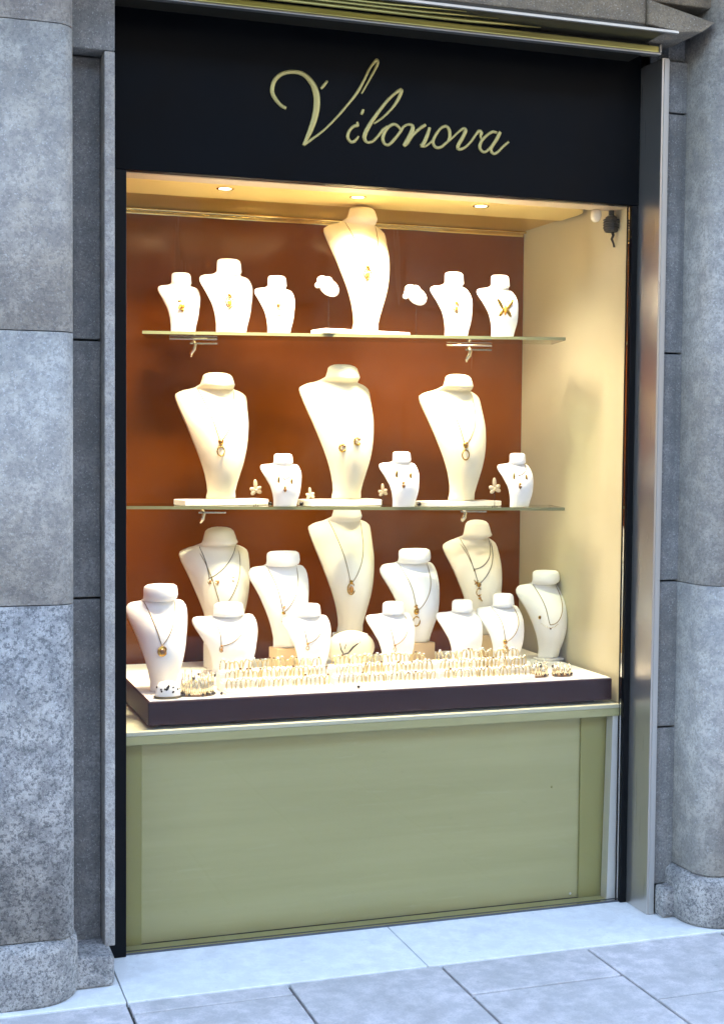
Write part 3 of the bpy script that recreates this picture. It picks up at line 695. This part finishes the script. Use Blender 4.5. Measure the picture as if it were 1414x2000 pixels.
for i, (k, px, py, st, sz, lb) in enumerate((('c1', 425, 1137, 'cluster', .9, 'dark flower drop hanging below the short chain, back left tall bust'),
        ('c1', 455, 1130, 'bars', .5, 'small dark leaf pinned right of centre on the back left tall bust'),
        ('c1', 440, 1216, 'double', .9, 'lowest small drop on the back left tall bust'),
        ('c3', 929, 1138, 'butterfly', .8, 'upper gold flower pinned on the back right tall bust'),
        ('c3', 936, 1168, 'cluster', 1.1, 'middle gold flower pinned on the back right tall bust'),
        ('d2', 553, 1185, 'cluster', .7, 'small dark flower above the bars on the bust left of centre'),
        ('d3', 812, 1186, 'cluster', 1.0, 'brown flower above the long pendant on the notched bust'),
        ('d4', 1048, 1205, 'round', .8, 'small round gold brooch high on the right end bust'))):
    n_ = necklace(k, lb, st, px, py, sz, 'brooch', chain=None); n_.name = 'brooch'

# scalloped white pads on clear rods (upper shelf)
for i, (px, py, lb) in enumerate(((637, 560, 'white scalloped ring pad on a clear rod left of the tallest bust'), (808, 577, 'white scalloped ring pad on a clear rod right of the tallest bust'))):
    Y = shY(px); P = at(px, py, Y)
    t = thing('scalloped_pad_stand', lb, 'ring holder', (P.x+.01, Y, Z1+.0008), 'scalloped ring pads')
    t.scale = (1.2, 1.2, 1); h = P.z-Z1; rt = Matrix.Rotation(R(48), 3, 'Y')
    MB().lathe([(.002, 0), (.026, 0), (.026, .004), (.0018, .006), (.0014, .02), (.0014, h-.01), (.001, h-.008)], n=16).build('clear_rod', M['acrylic'], t)
    q = MB(); q.ball((.0, -.004, h-.004), .036, .018, .026, rt)
    q.ball((-.022, -.006, h+.020), .017, .015, .016).ball((-.030, -.006, h+.006), .012, .012, .011).ball((-.006, -.006, h+.022), .015, .014, .012).ball((-.036, -.006, h-.006 if i else h+.002), .009, .010, .010)
    pd = q.build('pad', M['white'], t)
    MB().tube([(-.020+.006*math.cos(a), -.021, h+.010+.006*math.sin(a)) for a in [2*math.pi*k/12 for k in range(12)]], .0012, 6, True).build('ring', M['silver'], pd)

# flower shaped brooches on the lower shelf
for (px, py, s_, lb) in ((500, 958, 1.0, 'pale flower brooch left of the small bust, beside the left tall bust'), (606, 968, .75, 'pale flower brooch at the left edge of the centre plate'), (748, 962, .8, 'pale flower brooch beside the right small bust of the centre pair'), (966, 955, 1.05, 'pale flower brooch left of the right end bust')):
    Y = shY(px, -.045); P = at(px, py, Y); h = max(P.z-Z2, .012)
    t = thing('flower_brooch', lb, 'brooch', (P.x, Y, Z2+.001), 'flower brooches on the lower shelf')
    q = MB()
    for k, a in enumerate((1.65, .55, -.4, 2.9, 3.9)):
        l_ = (.019 if k == 0 else .0115)*s_
        q.ball((math.cos(a)*l_, 0, h+math.sin(a)*l_), .0075*s_, .0035, l_, Matrix.Rotation(math.pi/2-a, 3, 'Y'))
    q.build('petals', M['petal'], t)
    MB().ball((0, -.003, h), .004*s_).build('centre_stone', M['pale_gold'], t)
    MB().tube([(0, .001, 0), (0, .001, h)], .0016, 6).lathe([(.001, 0), (.010, 0), (.010, .002), (.002, .003)], n=10).build('stand', M['acrylic'], t)
for (px, lb) in ((528, 'dark bead at the left foot of the small bust beside the left tall bust'), (589, 'dark bead at the right foot of the same small bust, before the centre plate'), (818, 'dark bead at the foot of the middle small bust on the lower shelf')):
    P = at(px, 984, shY(px, -.07)); tag(MB().ball((0, 0, .0085), .0085, .008, .0085).build('dark_bead', M['stone_dark'], loc=(P.x, P.y, Z2+.001)), lb, 'bead')

# round cream cushion with a dark twig brooch
P = at(688, 1262, .33)
t = thing('round_cushion', 'round cream cushion standing behind the rings at the centre of the tray', 'cushion', (P.x, .35, .8225))
hh = (at(688, 1231, .35).z-.8225)/2
MB().ball((0, 0, hh), .090, .026, hh, n=28, k=14).build('cushion_pad', M['cream'], t)
t = thing('twig_brooch', 'dark V shaped twig brooch pinned to the round cream cushion', 'brooch', (0, 0, 0))
pp = lambda *l: [at(x, y, .318) for x, y in l]
MB().tube(pp((664, 1256), (666, 1268), (671, 1278), (680, 1276), (690, 1264), (703, 1254)), [.0015, .0022, .003, .0035, .0035, .0015], 8).tube(pp((676, 1258), (673, 1268)), .0016, 6).build('twig', M['stone_dark'], t)
MB().ball(at(700, 1255, .316), .003).build('gemstone', M['gem_clear'], t)

# ------------------------------------------------------------------ ring trays and rings
TR = [(.335, .70, 'left'), (.715, 1.075, 'centre'), (1.09, 1.43, 'right')]
protoR = None; rndr = random.Random(8); rows = 3
def make_ring(mt, gem):
    t = thing('ring', '', 'ring'); 
    MB().tube([(.0085*math.cos(a), 0, .0210*math.sin(a)) for a in [2*math.pi*i/16 for i in range(16)]], .0022, 6, True).build('band', mt, t)
    MB().lathe([(.0015, -.001), (.0042, .002), (.0034, .004), (.001, .0046)], (0, 0, .0210), 8).build('gemstone', gem, t)
    return t
protos = [make_ring(M['ring_gold'], M['gem_clear']), make_ring(M['ring_gold'], M['stone_brown']), make_ring(M['pale_gold'], M['gem_clear'])]
used = set()
gl = ['gold ring with a clear stone', 'pale gold ring with a brown stone', 'pale gold ring with a clear stone']
ordn = 'first second third fourth fifth sixth seventh eighth ninth tenth eleventh twelfth thirteenth fourteenth fifteenth sixteenth seventeenth eighteenth nineteenth twentieth twenty-first twenty-second'.split()
rowname = ['front', 'middle', 'back']
for x0, x1, nm in TR:
    t = thing('ring_tray', nm + ' ring tray with three rising rows of slotted white pads', 'ring tray', ((x0+x1)/2, .132, .790), 'ring trays along the tray front')
    cx = (x0+x1)/2
    q = MB()
    for r_ in range(rows): q.box(x0-cx, x1-cx, -.060+.044*r_+.0003*r_, -.060+.044*(r_+1), .0003, .006+.024*r_)
    q.build('stepped_base', M['tray_top'], t)
    for r_ in range(rows):
        for dy in (.011, .033):
            yy = -.060+.044*r_+dy; zz = .0062+.024*r_
            MB().tube([(x0-cx+.003, yy, zz+.003), (x1-cx-.003, yy, zz+.003)], .0080, 8).build('slotted_pad', M['white'], t)
    n = 22; 
    for r_ in range(rows):
        for k in range(n):
            px_ = (x0-cx)+.016+(x1-x0-.032)*(k+(.25 if r_ % 2 else 0))/(n-.75); py_ = -.060+.044*(r_+.5); pz_ = .0062+.024*r_
            ki = rndr.choice((0, 0, 1, 2, 2)); src = protos[ki]
            if ki in used:
                ro = link(src.copy())
                for ch in src.children: c = link(ch.copy()); c.parent = ro
            else: ro = src; used.add(ki)
            ro.location = (cx+px_, .132+py_+rndr.uniform(-.003, .003), .790+0+pz_+.016+rndr.uniform(0, .005)); ro.rotation_euler = (R(rndr.uniform(-12, 12)), R(rndr.uniform(-9, 9)), R(rndr.uniform(-55, 55)))
            ro['label'] = ordn[k] + ' ring from the left, ' + rowname[r_] + ' row of the ' + nm + ' ring tray'
            k_ = rndr.uniform(.82, 1.18); ro.scale = (k_, k_, k_)
            ro['category'] = 'ring'; ro['group'] = 'rings standing in the slotted pads'

# spiky bracelets, bangle pad and loose beads at the tray ends
def crown(px, py, Y, label, rx, h, nsp, dark, zt=.7897, group=None):
    P = at(px, py, Y); t = thing('spiked_bracelet', label, 'bracelet', (P.x, Y, zt), group); rn = random.Random(px)
    MB().tube([(rx*math.cos(a), rx*.6*math.sin(a), .004) for a in [2*math.pi*i/20 for i in range(20)]], .0035, 8, True).build('base_ring', M['stone_brown'], t)
    q = MB(); g2 = MB()
    for i in range(nsp):
        a = 2*math.pi*i/nsp; hh_ = h*rn.uniform(.6, 1.0); b = Vector((rx*math.cos(a), rx*.6*math.sin(a), .005)); e = Vector((rx*1.0*math.cos(a)*rn.uniform(.7, 1.05), rx*.5*math.sin(a), hh_))
        q.tube([b, (b+e)/2+Vector((rn.uniform(-.002, .002), 0, 0)), e], [.0028, .0032, .0016], 6)
        if i % 2 == 0 and rn.random() < dark: g2.ball(Vector((rx*1.08*math.cos(a), rx*.66*math.sin(a), rn.choice((.006, .008, h*.75)))), .0050)
    g2.ball((-rx*.9, -rx*.3, .006), .0055)
    q.build('spikes', M['pale_gold'], t); g2.build('dark_beads', M['stone_dark'], t)
crown(386, 1350, .105, 'tall spiky gold bracelet with dark beads beside the far left bust', .052, .082, 46, .5)
crown(1046, 1318, .13, 'low gold bracelet with dark beads, left of the pair at the right end', .042, .055, 26, .8, group='spiked bracelets at the right tray end')
crown(1097, 1318, .12, 'gold bracelet with dark beads at the extreme right of the tray', .034, .048, 20, .9, group='spiked bracelets at the right tray end')
P = at(328, 1350, .085)
t = thing('bangle_pad', 'white domed pad with a dark bangle and black stones before the far left bust', 'bangle pad', (P.x, .085, .7897))
MB().lathe([(.040, 0), (.041, .010), (.037, .034), (.027, .050), (.004, .056)], n=24, sy=.6).build('dome', M['white'], t)
MB().tube([(.043*math.cos(a), .027*math.sin(a), .005) for a in [2*math.pi*i/24 for i in range(24)]], .0030, 8, True).build('bangle', M['dark_chain'], t)
q = MB(); rn = random.Random(3)
q.ball((-.004, -.023, .036), .0045, .004, .011, Matrix.Rotation(.5, 3, 'Y'))
for i in range(9):
    a = rn.uniform(math.pi*1.05, math.pi*1.95); q.ball((.036*math.cos(a), .026*math.sin(a), rn.uniform(.020, .040)), .0032)
q.build('black_stones', M['stone_dark'], t)
for i, (px, py, s_) in enumerate(((433, 1330, .005), (447, 1327, .0062), (700, 1340, .0055))):
    P = at(px, py, (.09, .12, .075)[i]); zz = .7897
    tag(MB().ball((0, 0, s_), s_).build('dark_bead', M['stone_dark'], loc=(P.x, P.y, zz)), ['small dark bead beside the spiky bracelet', 'larger dark bead between the spiky bracelet and the rings', 'lone dark bead in front of the centre ring tray'][i], 'bead')
P = at(642, 1288, .27)
tag(MB().ball((0, 0, .006), .007, .005, .006).build('dark_bead', M['stone_brown'], loc=(P.x, .29, .8225)), 'brown bead at the left foot of the round cream cushion', 'bead')
